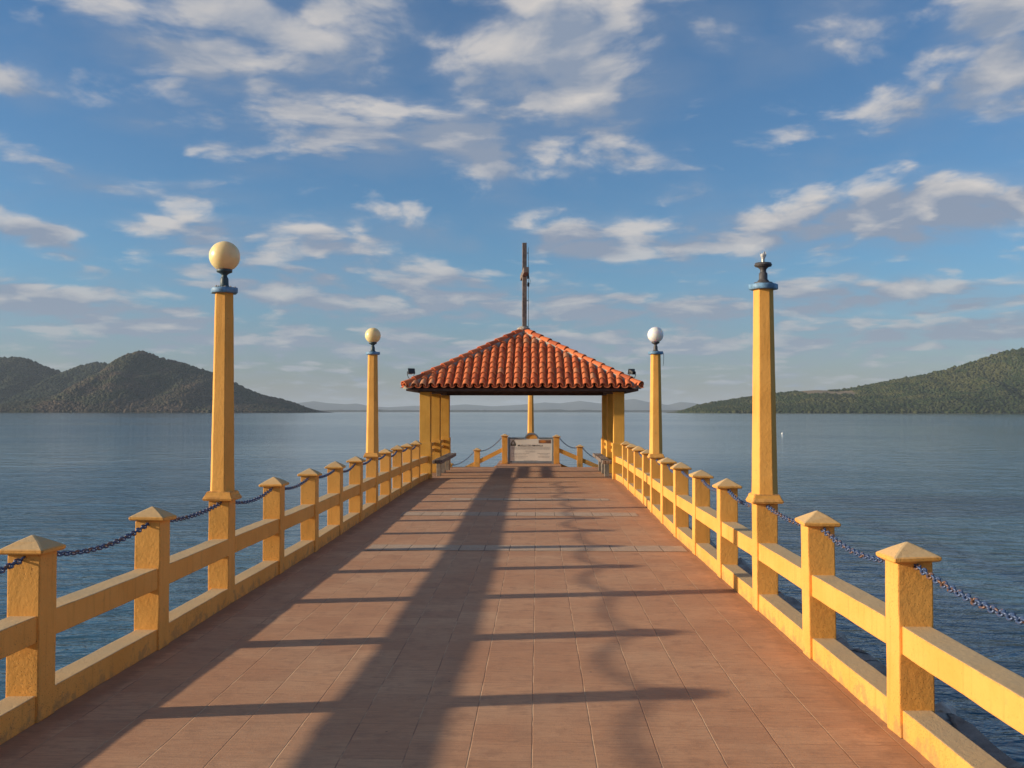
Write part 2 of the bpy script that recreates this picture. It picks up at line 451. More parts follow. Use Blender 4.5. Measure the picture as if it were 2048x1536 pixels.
# ------------------------------------------------------------------ pier deck and things of the setting
def poly_slab(name, pts, z0, z1, m, kind='structure'):
    bm = bmesh.new(); prism(bm, [[(x, y, z0) for x, y in pts], [(x, y, z1) for x, y in pts]])
    o = obj(name, bm, m); tag(o, kind=kind); return o

deck_pts = [(left_x(FIRST) - PW - .02, -8.0), (right_x(FIRST) + PW + .02, -8.0)]
deck_pts += [(right_x(i) + PW + .02, right_y(i)) for i in range(1, 14, 2)] + [(2.14, 27.95)]
deck_pts += [(-2.86, 27.95)] + [(left_x(i) - PW - .02, left_y(i)) for i in range(13, 0, -2)]
poly_slab('pier_deck', deck_pts, -0.30, 0.0, DECK)
base_pts = [(x + (.25 if x < 0 else -.25), min(max(y, -7.9), 27.7)) for x, y in deck_pts]
poly_slab('pier_base', base_pts, -2.5, -0.30, CONCRETE)
poly_slab('landing', [(-1.22, 27.96), (0.70, 27.96), (0.72, 31.6), (-1.24, 31.6)], -0.30, 0.0, DECK)
poly_slab('landing_base', [(-1.1, 28.0), (0.6, 28.0), (0.6, 31.5), (-1.1, 31.5)], -2.5, -0.30, CONCRETE)

def strip(x0, x1, y0, y1, seed):
    bm = bmesh.new(); top, bot = [], []
    for i in range(61):
        x = x0 + (x1 - x0) * i / 60
        bot.append((x, y0 + 0.02 * mnoise.noise((x * 4, seed, 0)) + 0.012 * mnoise.noise((x * 17, seed, 3))))
        top.append((x, y1 + 0.025 * mnoise.noise((x * 4, seed, 9)) + 0.012 * mnoise.noise((x * 17, seed, 7))))
    vs = [bm.verts.new((x, y, 0.004)) for x, y in bot]; vt = [bm.verts.new((x, y, 0.004)) for x, y in top]
    for i in range(60): bm.faces.new((vs[i], vs[i + 1], vt[i + 1], vt[i]))
    tag(obj('cement_strip', bm, CEMENT), kind='structure')
strip(-1.98, 1.72, 11.08, 11.54, 1.0)
strip(-2.12, 1.55, 14.79, 15.32, 5.0)
strip(-1.58, 1.30, 17.38, 17.78, 9.0)

# steps going down to the water on both sides of the landing
def steps(sx):
    bm = bmesh.new(); x = -1.24 if sx < 0 else 0.72
    for k in range(5):
        a, b = x + sx * 0.30 * k + sx * .002, x + sx * 0.30 * (k + 1)
        box(bm, min(a, b), max(a, b), 28.3, 29.75, -2.0, -0.165 * (k + 1))
    tag(obj('stairs', bm, CONCRETE), kind='structure')
steps(-1); steps(1)

# water
bm = bmesh.new(); L = 31000
vs = [bm.verts.new(p) for p in ((-L, -L, 0), (L, -L, 0), (L, L, 0), (-L, L, 0))]; bm.faces.new(vs)
WZ = -1.0
sea = obj('sea', bm, WATER); sea.location.z = WZ; tag(sea, kind='structure')

# stone footing along the right side
m, n, put = material('wet_stone')
p = n.pos(); a = n.noise(p, 2.4, 6, 0.65); b = n.noise(p, 18, 5, 0.65); cr = n.voronoi(n.vadd(p, n.scale(n.noise(p, 3, 3, color=True), (.3, .3, .3))), 1.1, 'DISTANCE_TO_EDGE')
col = n.mix(a.step(0.3, 0.7), (0.25, 0.20, 0.165), (0.46, 0.39, 0.33)); col = n.mix(b.step(0.5, 0.75) * .5, col, (0.06, 0.05, 0.045))
col = n.mix(cr.step(0.03, 0.0) * .9, col, (0.02, 0.017, 0.015))
put(Base_Color=col, Roughness=0.7, Normal=n.bump(a + b * 0.5 - cr.step(0.05, 0.0) * .6, 0.8, 0.05))
STONE = m
bm = bmesh.new(); NY, NX = 150, 14; grid = []
for j in range(NY + 1):
    y = -6 + 34 * j / NY; row = []
    edge = 3.50 + 0.14 * mnoise.noise((0, y * .55, 1)) + 0.07 * mnoise.noise((0, y * 1.7, 4)) - 0.10 * max(0, (y - 12) / 16)
    for i in range(NX + 1):
        t = i / NX; x = 1.6 + (edge - 1.6) * t
        z = -0.74 - 0.06 * t - 0.5 * max(0, t - .90) / .10
        z += 0.09 * mnoise.noise((x * 1.6, y * 1.1, 2)) + 0.07 * mnoise.noise((x * 4.5, y * 3.2, 6))
        row.append(bm.verts.new((x + .03 * mnoise.noise((x * 5, y * 5, 8)), y, z)))
    grid.append(row)
for j in range(NY):
    for i in range(NX): bm.faces.new((grid[j][i], grid[j][i + 1], grid[j + 1][i + 1], grid[j + 1][i]))
tag(obj('stone_footing', bm, STONE), kind='structure')

PALE_STONE = simple('pale_stone', (0.48, 0.43, 0.38), 0.8, 0.35, 5, bump=0.8)
def rock(x, y, z, sx, sy, sz, seed, label):
    bm = bmesh.new(); bmesh.ops.create_icosphere(bm, subdivisions=3, radius=1.0)
    for v in bm.verts:
        k = 1 + 0.35 * mnoise.noise(v.co * 1.3 + Vector((seed, 0, 0))) + 0.16 * mnoise.noise(v.co * 3.5 + Vector((seed, 3, 0)))
        v.co = Vector((v.co.x * k * sx, v.co.y * k * sy, v.co.z * k * sz))
    o = obj('rock', bm, PALE_STONE); o.location = (x, y, z); tag(o, label, 'rock', 'rocks on the stone footing')
rock(3.20, 7.75, -0.79, .10, .15, .085, 1.0, 'largest pale jagged rock on the waterside stone footing, low right corner')
rock(3.14, 8.35, -0.80, .07, .10, .06, 5.0, 'small grey rock lying behind the big pale rock on the footing')
rock(3.20, 10.45, -0.82, .09, .16, .08, 9.0, 'dark rock at the water edge seen through the railing gap near the right lamp')

bm = bmesh.new()
tube(bm, [(2.35 + .03 * math.sin(y * 1.3), y, -.60 + .03 * math.sin(y * .8)) for y in np.arange(9.2, 26, .5)], 0.055, 8)
tag(obj('pipe', bm, RUBBER, smooth=True), 'black pipe lying along the outside foot of the right railing', 'pipe')

# ------------------------------------------------------------------ fences
CAP_Z0, CAP_Z1, CAP_TOP = 0.862, 0.890, 0.951
def cap_bm(cx, cy, hw, z0, z1, zt, seed, top_r=0.008):
    bm = bmesh.new(); b = bmesh.new()
    o = hw
    rings = [[(cx + sx * q, cy + sy * q, z) for sx, sy in ((-1, -1), (1, -1), (1, 1), (-1, 1))]
             for q, z in ((o - .006, z0), (o, z0 + .007), (o, z1 - .006), (o - .007, z1), (o * .5, z1 + (zt - z1) * .53), (top_r, zt))]
    prism(b, rings); bmesh.ops.bevel(b, geom=[e for e in b.edges if abs(e.verts[0].co.z - e.verts[1].co.z) > .004], offset=.006, segments=1, affect='EDGES')
    jitter(b, b.verts, .005, 9, seed); merge(bm, b)
    return bm

def lean(p, cx, cy, seed):
    r = random.Random(seed); M = Matrix.Translation((cx, cy, 0)) @ Matrix.Rotation(r.gauss(0, .006), 4, 'X') @ Matrix.Rotation(r.gauss(0, .006), 4, 'Y') @ Matrix.Rotation(r.gauss(0, .018), 4, 'Z') @ Matrix.Translation((-cx, -cy, 0))
    p.data.transform(M)
    K = Matrix.Translation((cx, cy, .87)) @ Matrix.Rotation(r.gauss(0, .02), 4, 'X') @ Matrix.Rotation(r.gauss(0, .02), 4, 'Y') @ Matrix.Rotation(r.gauss(0, .03), 4, 'Z') @ Matrix.Translation((-cx, -cy, -.87))
    for c in p.children: c.data.transform(K @ M)
def build_post(parent, x, y, z, seed, h=CAP_Z0, name='post'):
    bm = bmesh.new(); box(bm, x, x + PW, y, y + PW, z, z + h, .007, 2, .13, .003, seed)
    p = obj(name, bm, PAINT, parent)
    obj('cap', cap_bm(x + PW / 2, y + PW / 2, PW / 2 + .033, z + CAP_Z0, z + CAP_Z1, z + CAP_TOP + .006 * math.sin(seed * 3), seed), PAINT, p)
    lean(p, x + PW / 2, y + PW / 2, seed)
    return p

def fence(label, fx, fy, side):
    root = empty('concrete_fence', (0, 0, 0), label, 'fence')
    for i in range(FIRST, LASTP + 1):
        x = fx(i) - (PW if side < 0 else 0)
        if i not in LAMPS: build_post(root, x, fy(i), 0.0, i * 3.1 + side)
        # rails to the next post
        x2 = (fx(i + 1) - (PW if side < 0 else 0)) if i < LASTP else (-2.80 + .045 if side < 0 else 1.835)
        y0, y1 = fy(i) + PW - .004, (fy(i + 1) + .004 if i < LASTP else 22.86)
        for nm, z0, z1 in (('lower_rail', -.002, .138), ('upper_rail', .407, .545)):
            bm = bmesh.new()
            box(bm, .016, PW - .014, 0, y1 - y0, z0, z1, .006, 2, .16, .0035, i * 5.7 + z0 + side)
            for v in bm.verts: v.co = Vector((v.co.x + x + (x2 - x) * v.co.y / (y1 - y0), v.co.y + y0, v.co.z))
            obj(nm, bm, PAINT, root)
    return root
fence('yellow concrete post and rail fence along the left pier edge, inner face shaded', left_x, left_y, -1)
fence('yellow concrete post and rail fence along the right pier edge, inner face sunlit', right_x, right_y, 1)

# ------------------------------------------------------------------ lamp pillars
def lamp(x, y, label, globe, ztop, neckmat, seed, wire=False, debris=False):
    """x, y: low corner of the square base"""
    root = empty('lamp_pillar', (x + PW / 2, y + PW / 2, 0), label, 'street lamp', 'yellow lamp pillars on the pier')
    h = PW / 2
    bm = bmesh.new(); box(bm, -h, h, -h, h, 0, CAP_Z0, .007, 2, .13, .003, seed); obj('base', bm, PAINT, root)
    a0 = R(-5)
    hexr = lambda r, z: ring(r, z, 6, a0 + R(30))
    bm = bmesh.new(); o = h + .040
    sq = lambda q, z: [(sx * q, sy * q, z) for sx, sy in ((-1, -1), (1, -1), (1, 1), (-1, 1))]
    b = bmesh.new(); prism(b, [sq(o - .006, CAP_Z0), sq(o, CAP_Z0 + .008), sq(o, .885), sq(o - .012, .897), sq(.102, .935)])
    bmesh.ops.bevel(b, geom=b.edges[:], offset=.006, segments=2, affect='EDGES'); jitter(b, b.verts, .006, 9, seed); merge(bm, b)
    obj('collar', bm, PAINT, root)
    bm = bmesh.new(); b = bmesh.new()
    zs = np.linspace(.925, ztop, 16); prism(b, [hexr(.106 + (.081 - .106) * (z - .925) / (ztop - .925), z) for z in zs])
    bmesh.ops.bevel(b, geom=[e for e in b.edges if abs(e.verts[0].co.z - e.verts[1].co.z) > .01], offset=.004, segments=1, affect='EDGES')
    jitter(b, b.verts, .002, 8, seed); merge(bm, b); obj('shaft', bm, PAINT, root)
    bm = bmesh.new(); b = bmesh.new(); prism(b, [hexr(.115, ztop), hexr(.119, ztop + .005), hexr(.119, ztop + .041), hexr(.115, ztop + .045)])
    merge(bm, b); obj('top_plate', bm, BLUE, root)
    z = ztop + .045
    bm = bmesh.new()
    if globe is not None:
        lathe(bm, [(.060, z), (.060, z + .006), (.045, z + .012), (.036, z + .022), (.034, z + .060), (.033, z + .078), (.027, z + .090), (.022, z + .102), (.025, z + .112), (.040, z + .124), (.058, z + .132), (.064, z + .135), (.064, z + .158), (.056, z + .160)], 20)
    else:
        lathe(bm, [(.074, z), (.074, z + .014), (.052, z + .018), (.044, z + .030), (.040, z + .034), (.035, z + .040), (.034, z + .090), (.028, z + .094), (.024, z + .104), (.026, z + .122), (.040, z + .136), (.050, z + .142), (.067, z + .146), (.067, z + .154), (.072, z + .156), (.072, z + .160), (.067, z + .162), (.066, z + .174), (.030, z + .176)], 24)
    obj('neck', bm, neckmat, root, True)
    for pl in root.children[-1].data.polygons: pl.use_smooth = abs(pl.normal.z) < .9
    if globe is not None:
        bm = bmesh.new(); bmesh.ops.create_uvsphere(bm, u_segments=40, v_segments=28, radius=.127)
        bmesh.ops.translate(bm, verts=bm.verts, vec=(0, 0, z + .158 + .110)); obj('globe', bm, globe, root, True)
    else:
        bm = bmesh.new(); lathe(bm, [(.016, z + .174), (.016, z + .205), (.013, z + .206)], 14); obj('socket', bm, simple('nickel', (.5, .48, .45), .3, .1, 10, .8), root)
        bm = bmesh.new(); K = 18; rows = []                       # the stub of a smashed bulb
        prof = [(.013, .205), (.014, .214), (.020, .226), (.025, .238), (.027, .252)]
        for j, (r, zz) in enumerate(prof):
            rows.append([bm.verts.new((r * math.sin(2 * math.pi * i / K), -r * math.cos(2 * math.pi * i / K),
                         z + zz + (.012 * math.sin(3 * 2 * math.pi * i / K + 1.1) + .010 * math.sin(7 * 2 * math.pi * i / K)) * (j / 4) ** 2)) for i in range(K)])
        for a, c in zip(rows, rows[1:]):
            for i in range(K): bm.faces.new((a[i], a[(i + 1) % K], c[(i + 1) % K], c[i]))
        g = obj('broken_bulb', bm, GLASS, root, True); g.modifiers.new('thickness', 'SOLIDIFY').thickness = .0012
    if wire:
        bm = bmesh.new(); tube(bm, [(.06, 0, z), (.112, .0, z + .004), (.126, 0, z - .03), (.130, .0, z - .10), (.124, 0, z - .20), (.120, .01, z - .23)], .0035, 5)
        obj('loose_wire', bm, RUBBER, root)
    if debris:
        bm = bmesh.new(); rr = random.Random(3)
        for k in range(26):
            a = rr.uniform(0, 6.28); q = rr.uniform(.055, .10); s = rr.uniform(.004, .009)
            bmesh.ops.create_icosphere(bm, subdivisions=1, radius=s, matrix=Matrix.Translation((q * math.sin(a), -q * math.cos(a), z + s * .7)))
        obj('crumbled_mortar', bm, MORTAR, root)
    return root
lamp(left_x(3) - PW - .015, left_y(3), 'nearest left lamp pillar, tall with cream globe on dark blue neck', GLOBE_CREAM, 2.592, IRON_BLUE, 2.0, debris=True)
lamp(left_x(8) - PW, left_y(8), 'farther left lamp pillar with small cream globe, beside the tiled pavilion', GLOBE_CREAM, 2.522, IRON_BLUE, 4.0)
lamp(right_x(3), right_y(3), 'nearest right lamp pillar, its globe missing and the bulb smashed', None, 2.600, IRON, 6.0)
lamp(right_x(8), right_y(8), 'farther right lamp pillar with bright white globe and loose wire', GLOBE_WHITE, 2.520, IRON, 8.0, wire=True)
lamp(-0.215 - PW / 2, 30.85, 'lamp pillar at the pier end behind the notice board, top hidden by the pavilion', GLOBE_CREAM, 2.52, IRON_BLUE, 10.0)
for sx, nm in ((-1, 'left'), (1, 'right')):   # the pillars beside the viewer, out of frame: they carry the near ends of the fences
    i = -2
    lamp((left_x(i) - PW) if sx < 0 else right_x(i), (left_y if sx < 0 else right_y)(i), 'lamp pillar behind the viewer on the %s fence' % nm, GLOBE_CREAM, 2.59, IRON, 12.0 + sx)

# ------------------------------------------------------------------ chains
def link_mesh_pts(nseg=12, k=5, L=.052, W=.041, r=.0062):
    """one oval link along x in the x-y plane"""
    pts = []; s = (L - W) / 2; R0 = W / 2 - r
    for i in range(nseg):
        a = 2 * math.pi * i / nseg; cx = R0 * math.cos(a); cy = R0 * math.sin(a)
        cx += s if math.cos(a) > 0 else -s
        nx, ny = math.cos(a), math.sin(a)
        for j in range(k):
            b = 2 * math.pi * j / k
            pts.append((cx + nx * r * math.cos(b), cy + ny * r * math.cos(b), r * math.sin(b)))
    faces = []
    for i in range(nseg):
        for j in range(k):
            i2, j2 = (i + 1) % nseg, (j + 1) % k
            faces.append((i * k + j, i2 * k + j, i2 * k + j2, i * k + j2))
    return np.array(pts), np.array(faces)
LP, LF = link_mesh_pts()
def chain(name_label, spans, group=None):
    """spans: list of (point a, point b, sag)"""
    V_, F_ = [], []; off = 0; tw = 0
    for a, b, sag in spans:
        a, b = np.array(a), np.array(b)
        t = np.linspace(0, 1, 60); P = a + (b - a) * t[:, None]; P[:, 2] -= sag * 4 * t * (1 - t)
        seg = np.linalg.norm(np.diff(P, axis=0), axis=1); cum = np.concatenate([[0], np.cumsum(seg)])
        kk = max(3, int(cum[-1] / .0385)); ss = (np.arange(kk) + .5) * cum[-1] / kk
        for s in ss:
            c = np.array([np.interp(s, cum, P[:, q]) for q in range(3)])
            c2 = np.array([np.interp(min(s + .01, cum[-1]), cum, P[:, q]) for q in range(3)]); c1 = np.array([np.interp(max(s - .01, 0), cum, P[:, q]) for q in range(3)])
            T = (c2 - c1); T /= np.linalg.norm(T); U = np.cross(T, (0, 0, 1)); U /= np.linalg.norm(U); Wv = np.cross(T, U)
            tw += 1; ang = (math.pi / 4 if tw % 2 else -math.pi / 4) + random.uniform(-.15, .15)
            Y = U * math.cos(ang) + Wv * math.sin(ang); Z = -U * math.sin(ang) + Wv * math.cos(ang)
            V_.append(c + LP[:, :1] * T + LP[:, 1:2] * Y + LP[:, 2:] * Z); F_.append(LF + off); off += len(LP)
    V_ = np.concatenate(V_); F_ = np.concatenate(F_)
    me = bpy.data.meshes.new('chain'); me.from_pydata(V_.tolist(), [], F_.tolist())
    o = link_mesh('chain', me, CHAIN, None, True); tag(o, name_label, 'chain', group)
def pier_spans(fx, fy, side):
    out = []
    for i in range(FIRST, LASTP):
        x0 = fx(i) + side * PW / 2; x1 = fx(i + 1) + side * PW / 2
        out.append(((x0, fy(i) + PW, .842), (x1, fy(i + 1), .842), .050 + .016 * math.sin(i * 2.3)))
        out.append(((x1, fy(i + 1), .842), (x1, fy(i + 1) + PW, .842), 0.0))          # through the post
    return out
chain('dark navy chain hanging from post to post along the left fence', pier_spans(left_x, left_y, -1))
chain('sunlit blue and rusty chain hanging from post to post along the right fence', pier_spans(right_x, right_y, 1))

# ------------------------------------------------------------------ pavilion
GX0, GX1, GY0, GY1 = -2.81, 2.055, 22.85, 27.91
gcx, gcy = (GX0 + GX1) / 2, 25.38
gz = empty('pavilion', (gcx, gcy, 0), 'open pavilion with orange tiled hip roof on six ochre columns, mid pier', 'pavilion')
def gl(x, y, z): return (x - gcx, y - gcy, z)
BEAM_Z0, BEAM_Z1 = 2.075, 2.23
CW = .255
for col_x, ys, sx in (((-2.81, -2.825, -2.80), (22.85, 25.25, 27.65), -1), ((1.81, 1.835, 1.865), (22.85, 25.25, 27.65), 1)):
    for x, y in zip(col_x, ys):
        bm = bmesh.new(); box(bm, x - gcx, x + CW - gcx, y - gcy, y + CW - gcy, 0.8, BEAM_Z0 + .002, .008, 2, .2, .005, x + y)
        c = obj('column', bm, PAINT_GAZEBO, gz)
        bm = bmesh.new(); box(bm, x - .022 - gcx, x + CW + .022 - gcx, y - .022 - gcy, y + CW + .022 - gcy, 0, .858, .008, 2, .2, .006, x + y + 3)
        obj('plinth', bm, PAINT_GAZEBO, c)
def beam(x0, x1, y0, y1):
    bm = bmesh.new(); box(bm, x0 - gcx, x1 - gcx, y0 - gcy, y1 - gcy, BEAM_Z0, BEAM_Z1, .005); obj('beam', bm, DARKWOOD, gz)
beam(-2.86, 2.11, 22.87, 23.07); beam(-2.86, 2.11, 27.69, 27.89)
beam(-2.84, -2.62, 23.072, 27.688); beam(1.88, 2.09, 23.072, 27.688)

EZ, AZ = 2.165, 3.665                     # eave and apex of the roof planes
EX, EYH = 2.79, 2.89                     # half width, half depth at the eaves
acx, acy = -0.365, 25.38
def rz(t): return EZ + (AZ - EZ) * t
# sheathing below the tiles (its underside is the dark soffit)
bm = bmesh.new(); b = bmesh.new()
cs = [(-EX + .06, -EYH + .06), (EX - .06, -EYH + .06), (EX - .06, EYH - .06), (-EX + .06, EYH - .06)]
off = (acx - gcx, acy - gcy)
lo = [b.verts.new((x + off[0], y + off[1], EZ - .075)) for x, y in cs]; hi = [b.verts.new((x + off[0], y + off[1], EZ - .02)) for x, y in cs]
ta = b.verts.new((off[0], off[1], AZ - .045)); tb = b.verts.new((off[0], off[1], AZ - .13))
for i in range(4):
    j = (i + 1) % 4; b.faces.new((hi[i], hi[j], ta)); b.faces.new((lo[j], lo[i], tb)); b.faces.new((lo[i], lo[j], hi[j], hi[i]))
merge(bm, b); roof = obj('roof', bm, DARKWOOD, gz)
# tiles: covers and pans, laid in columns on each slope, cut along the hips
TW, TEXP, TLEN = .2015, .305, .37
def tile_slope(half, run, M):
    """local: u along the eave, s up the slope (0..len), w out of the slope"""
    rise = AZ - EZ; slen = math.hypot(run, rise); cosv, sinv = run / slen, rise / slen
    V_, F_ = [], []
    ncol = int(2 * half / TW) + 2; K = 8; rr = random.Random(int(half * 1000))
    for c in range(ncol):
        for kind in (0, 1):
            u0 = -half + TW * (c + (0.5 if kind else 0.0)) - TW * .25
            lim = (half - abs(u0)) / half * slen + .16
            for r in range(int(slen / TEXP) + 1):
                s0 = r * TEXP - .05 + rr.uniform(-.016, .016)
                if s0 > lim: break
                du = rr.uniform(-.010, .010); base = len(V_)
                for e, (s, ra) in enumerate(((s0, .082), (s0 + TLEN, .066))):
                    lift = (.034 if e == 0 else .012) + (.028 if kind else 0.0)
                    for thick in (0.0, -.014):
                        for k in range(K + 1):
                            a = math.pi * k / K
                            uu = u0 + du - (ra + thick) * math.cos(a)
                            ww = (ra + thick) * math.sin(a) * .98
                            if not kind: ww = -ww * .75 + .045
                            wv = ww + lift
                            V_.append((uu, -(run) + s * cosv - wv * sinv * 0.0, EZ + s * sinv + wv))
                q = K + 1
                for k in range(K):
                    o0, i0, o1, i1 = base + k, base + q + k, base + 2 * q + k, base + 3 * q + k
                    F_.append((o0, o0 + 1, o1 + 1, o1)); F_.append((i0 + 1, i0, i1, i1 + 1))
                    F_.append((o0 + 1, o0, i0, i0 + 1)); F_.append((o1, o1 + 1, i1 + 1, i1))
                F_.append((base, base + 2 * q, base + 3 * q, base + q)); F_.append((base + K, base + q + K, base + 3 * q + K, base + 2 * q + K))
    me = bpy.data.meshes.new('tmp'); me.from_pydata(V_, [], F_)
    b = bmesh.new(); b.from_mesh(me); bpy.data.meshes.remove(me)
    for sg in (-1, 1):                                            # vertical planes through the hips
        nrm = Vector((sg * run, half, 0)).normalized()
        bmesh.ops.bisect_plane(b, geom=b.verts[:] + b.edges[:] + b.faces[:], plane_co=(0, 0, 0), plane_no=nrm, clear_outer=True)
    bmesh.ops.recalc_face_normals(b, faces=b.faces)
    bmesh.ops.transform(b, matrix=M, verts=b.verts)
    o = obj('roof_tiles', b, TILE, roof)
    return o
for half, run, a in ((EX, EYH, 0), (EYH, EX, 90), (EX, EYH, 180), (EYH, EX, 270)):
    tile_slope(half, run, Matrix.Translation((off[0], off[1], 0)) @ Matrix.Rotation(R(a), 4, 'Z'))
# hip ridges: half barrels bedded in mortar
for sx in (-1, 1):
    for sy in (-1, 1):
        p0 = Vector((off[0] + sx * (EX - .01), off[1] + sy * (EYH - .01), EZ + .045)); p1 = Vector((off[0], off[1], AZ + .085))
        T = (p1 - p0).normalized(); U = T.cross(Vector((0, 0, 1))).normalized(); N = U.cross(T)
        Lh = (p1 - p0).length; bm = bmesh.new(); V_, F_ = [], []; K = 10
        for r in range(int(Lh / .325) + 1):
            s0 = r * .325; base = len(V_); du = random.uniform(-.006, .006)
            for s, ra, lift in ((s0, .098, .020), (min(s0 + .40, Lh), .080, 0.0)):
                for th in (0, -.015):
                    for k in range(K + 1):
                        a = math.pi * k / K - .12 + .24 * k / K
                        V_.append(p0 + T * s + U * (-(ra + th) * math.cos(a) + du) + N * ((ra + th) * math.sin(a) + lift))
            q = K + 1
            for k in range(K):
                o0, i0, o1, i1 = base + k, base + q + k, base + 2 * q + k, base + 3 * q + k
                F_ += [(o0, o0 + 1, o1 + 1, o1), (i0 + 1, i0, i1, i1 + 1), (o0 + 1, o0, i0, i0 + 1)]
        me = bpy.data.meshes.new('hip_ridge'); me.from_pydata([tuple(v) for v in V_], [], F_)
        b = bmesh.new(); b.from_mesh(me); bmesh.ops.recalc_face_normals(b, faces=b.faces); b.to_mesh(me); b.free()
        hip = link_mesh('hip_ridge', me, TILE, roof)
        # mortar under it
        b = bmesh.new(); secs = []
        for i in range(45):
            c = p0 + T * (.06 + (Lh - .1) * i / 44); k1 = 1 + .25 * mnoise.noise((i * .7, sx, sy)); k2 = 1 + .25 * mnoise.noise((i * .7, sx + 5, sy))
            secs.append([c - U * .125 * k1 - N * .10, c - U * .095 * k1 + N * .018 * k2, c + N * .03, c + U * .095 * k2 + N * .018 * k1, c + U * .125 * k2 - N * .10])
        prism(b, secs); jitter(b, b.verts, .012, 11, sx * 3 + sy); bm = bmesh.new(); merge(bm, b); obj('mortar', bm, MORTAR, roof)
bm = bmesh.new(); bmesh.ops.create_icosphere(bm, subdivisions=3, radius=1.0)
for v in bm.verts:
    k = 1 + .2 * mnoise.noise(v.co * 2.5); v.co = Vector((v.co.x * .17 * k + off[0], v.co.y * .17 * k + off[1], v.co.z * .085 * k + AZ + .12))
obj('apex_mortar', bm, MORTAR, roof)
# rails between the columns, behind the benches
for x in (-2.72, 1.95):
    for y0, y1 in ((23.127, 25.228), (25.527, 27.628)):
        for z in (.60, .76):
            bm = bmesh.new(); box(bm, x - gcx - .025, x - gcx + .025, y0 - gcy, y1 - gcy, z - .04, z + .04, .005); obj('back_rail', bm, PAINT_GAZEBO, gz)

# benches between the columns
BENCH_LEG = simple('bench_leg_concrete', (0.25, 0.21, 0.17), 0.85, 0.3, 9, bump=0.4)
def bench(x0, x1, inner, label):
    root = empty('bench', ((x0 + x1) / 2, 25.3, 0), label, 'bench', 'benches under the pavilion'); cx = (x0 + x1) / 2
    for k in range(3):
        a = x0 + (x1 - x0) * k / 3 + .004; c = x0 + (x1 - x0) * (k + 1) / 3 - .004
        bm = bmesh.new(); box(bm, a - cx, c - cx, 23.18 - 25.3, 27.30 - 25.3, .345, .43, .01, 2, .3, .008, a); obj('plank', bm, GREYWOOD, root)
    for y in (23.92, 25.02, 26.28):
        bm = bmesh.new(); box(bm, inner - .055 - cx, inner + .055 - cx, y - 25.3, y + .12 - 25.3, 0, .343, .008, 2, .1, .004, y); obj('leg', bm, BENCH_LEG, root)
bench(-2.54, -2.30, -2.46, 'grey plank bench between the left pavilion columns')
bench(1.56, 1.80, 1.72, 'grey plank bench between the right pavilion columns')

# floodlights on the two near hip corners
def floodlight(x, y, z, rz_, label):
    root = empty('floodlight', (x, y, z), label, 'floodlight', 'floodlights on the pavilion roof', rz_)
    bm = bmesh.new(); b = bmesh.new()
    front = [(sx * .075, -.05, sz * .06 + .13) for sx, sz in ((-1, -1), (1, -1), (1, 1), (-1, 1))]
    back = [(sx * .045, .06, sz * .035 + .13) for sx, sz in ((-1, -1), (1, -1), (1, 1), (-1, 1))]
    prism(b, [back, front]); bmesh.ops.bevel(b, geom=b.edges[:], offset=.008, segments=2, affect='EDGES'); merge(bm, b)
    for k in range(5): box(bm, -.04 + .02 * k - .003, -.04 + .02 * k + .003, .03, .085, .095, .165)
    bmesh.ops.rotate(bm, verts=bm.verts, cent=(0, 0, .13), matrix=Matrix.Rotation(R(-18), 3, 'X'))
    obj('housing', bm, BLACK, root)
    bm = bmesh.new(); box(bm, -.088, .088, -.066, -.050, .062, .198, .006); bmesh.ops.rotate(bm, verts=bm.verts, cent=(0, 0, .13), matrix=Matrix.Rotation(R(-18), 3, 'X')); obj('lens_frame', bm, BLACK, root)
    bm = bmesh.new()
    for s in (-1, 1): tube(bm, [(s * .084, .0, .14), (s * .084, .0, .06), (s * .06, .0, .0), (s * .03, 0, -.03)], .008, 6)
    obj('bracket', bm, BLACK, root)
floodlight(-3.02, 22.80, 2.42, R(28), 'small black floodlight on the left corner of the tiled roof')
floodlight(2.25, 22.80, 2.41, R(205), 'small dark floodlight on the right corner of the tiled roof')

# wooden cross on the apex, seen edge on
cr = empty('cross', (-0.345, 25.38, AZ + .10), 'weathered wooden cross on the pavilion roof apex, seen edge on', 'cross', None, R(4.5))
bm = bmesh.new(); box(bm, -.058, .058, -.058, .058, -.06, 2.32, .004, 1, .2, .006, 3); obj('upright', bm, GREYWOOD, cr)
bm = bmesh.new(); box(bm, -.066, .066, -.78, -.059, 1.42, 1.56, .004, 1, .2, .004, 4); box(bm, -.066, .066, .059, .78, 1.42, 1.56, .004, 1, .2, .004, 5); obj('crossarm', bm, GREYWOOD, cr)
bm = bmesh.new(); tube(bm, [(.105, 0, -.04), (.105, 0, 1.0), (.100, 0, 2.20)], .007, 6)
for z in (.10, .78, 1.20, 1.60, 2.05): box(bm, .056, .112, -.008, .008, z - .008, z + .008)
obj('lightning_rod', bm, IRON, cr)
bm = bmesh.new(); tube(bm, [(.10, -.02, 1.55), (.12, -.02, 1.42), (.155, -.02, 1.30), (.15, -.02, 1.22), (.115, -.02, 1.25)], .005, 5); box(bm, .07, .118, -.05, -.01, 1.36, 1.52); box(bm, .08, .13, .0, .04, 1.16, 1.27); obj('cable', bm, BLACK, cr)

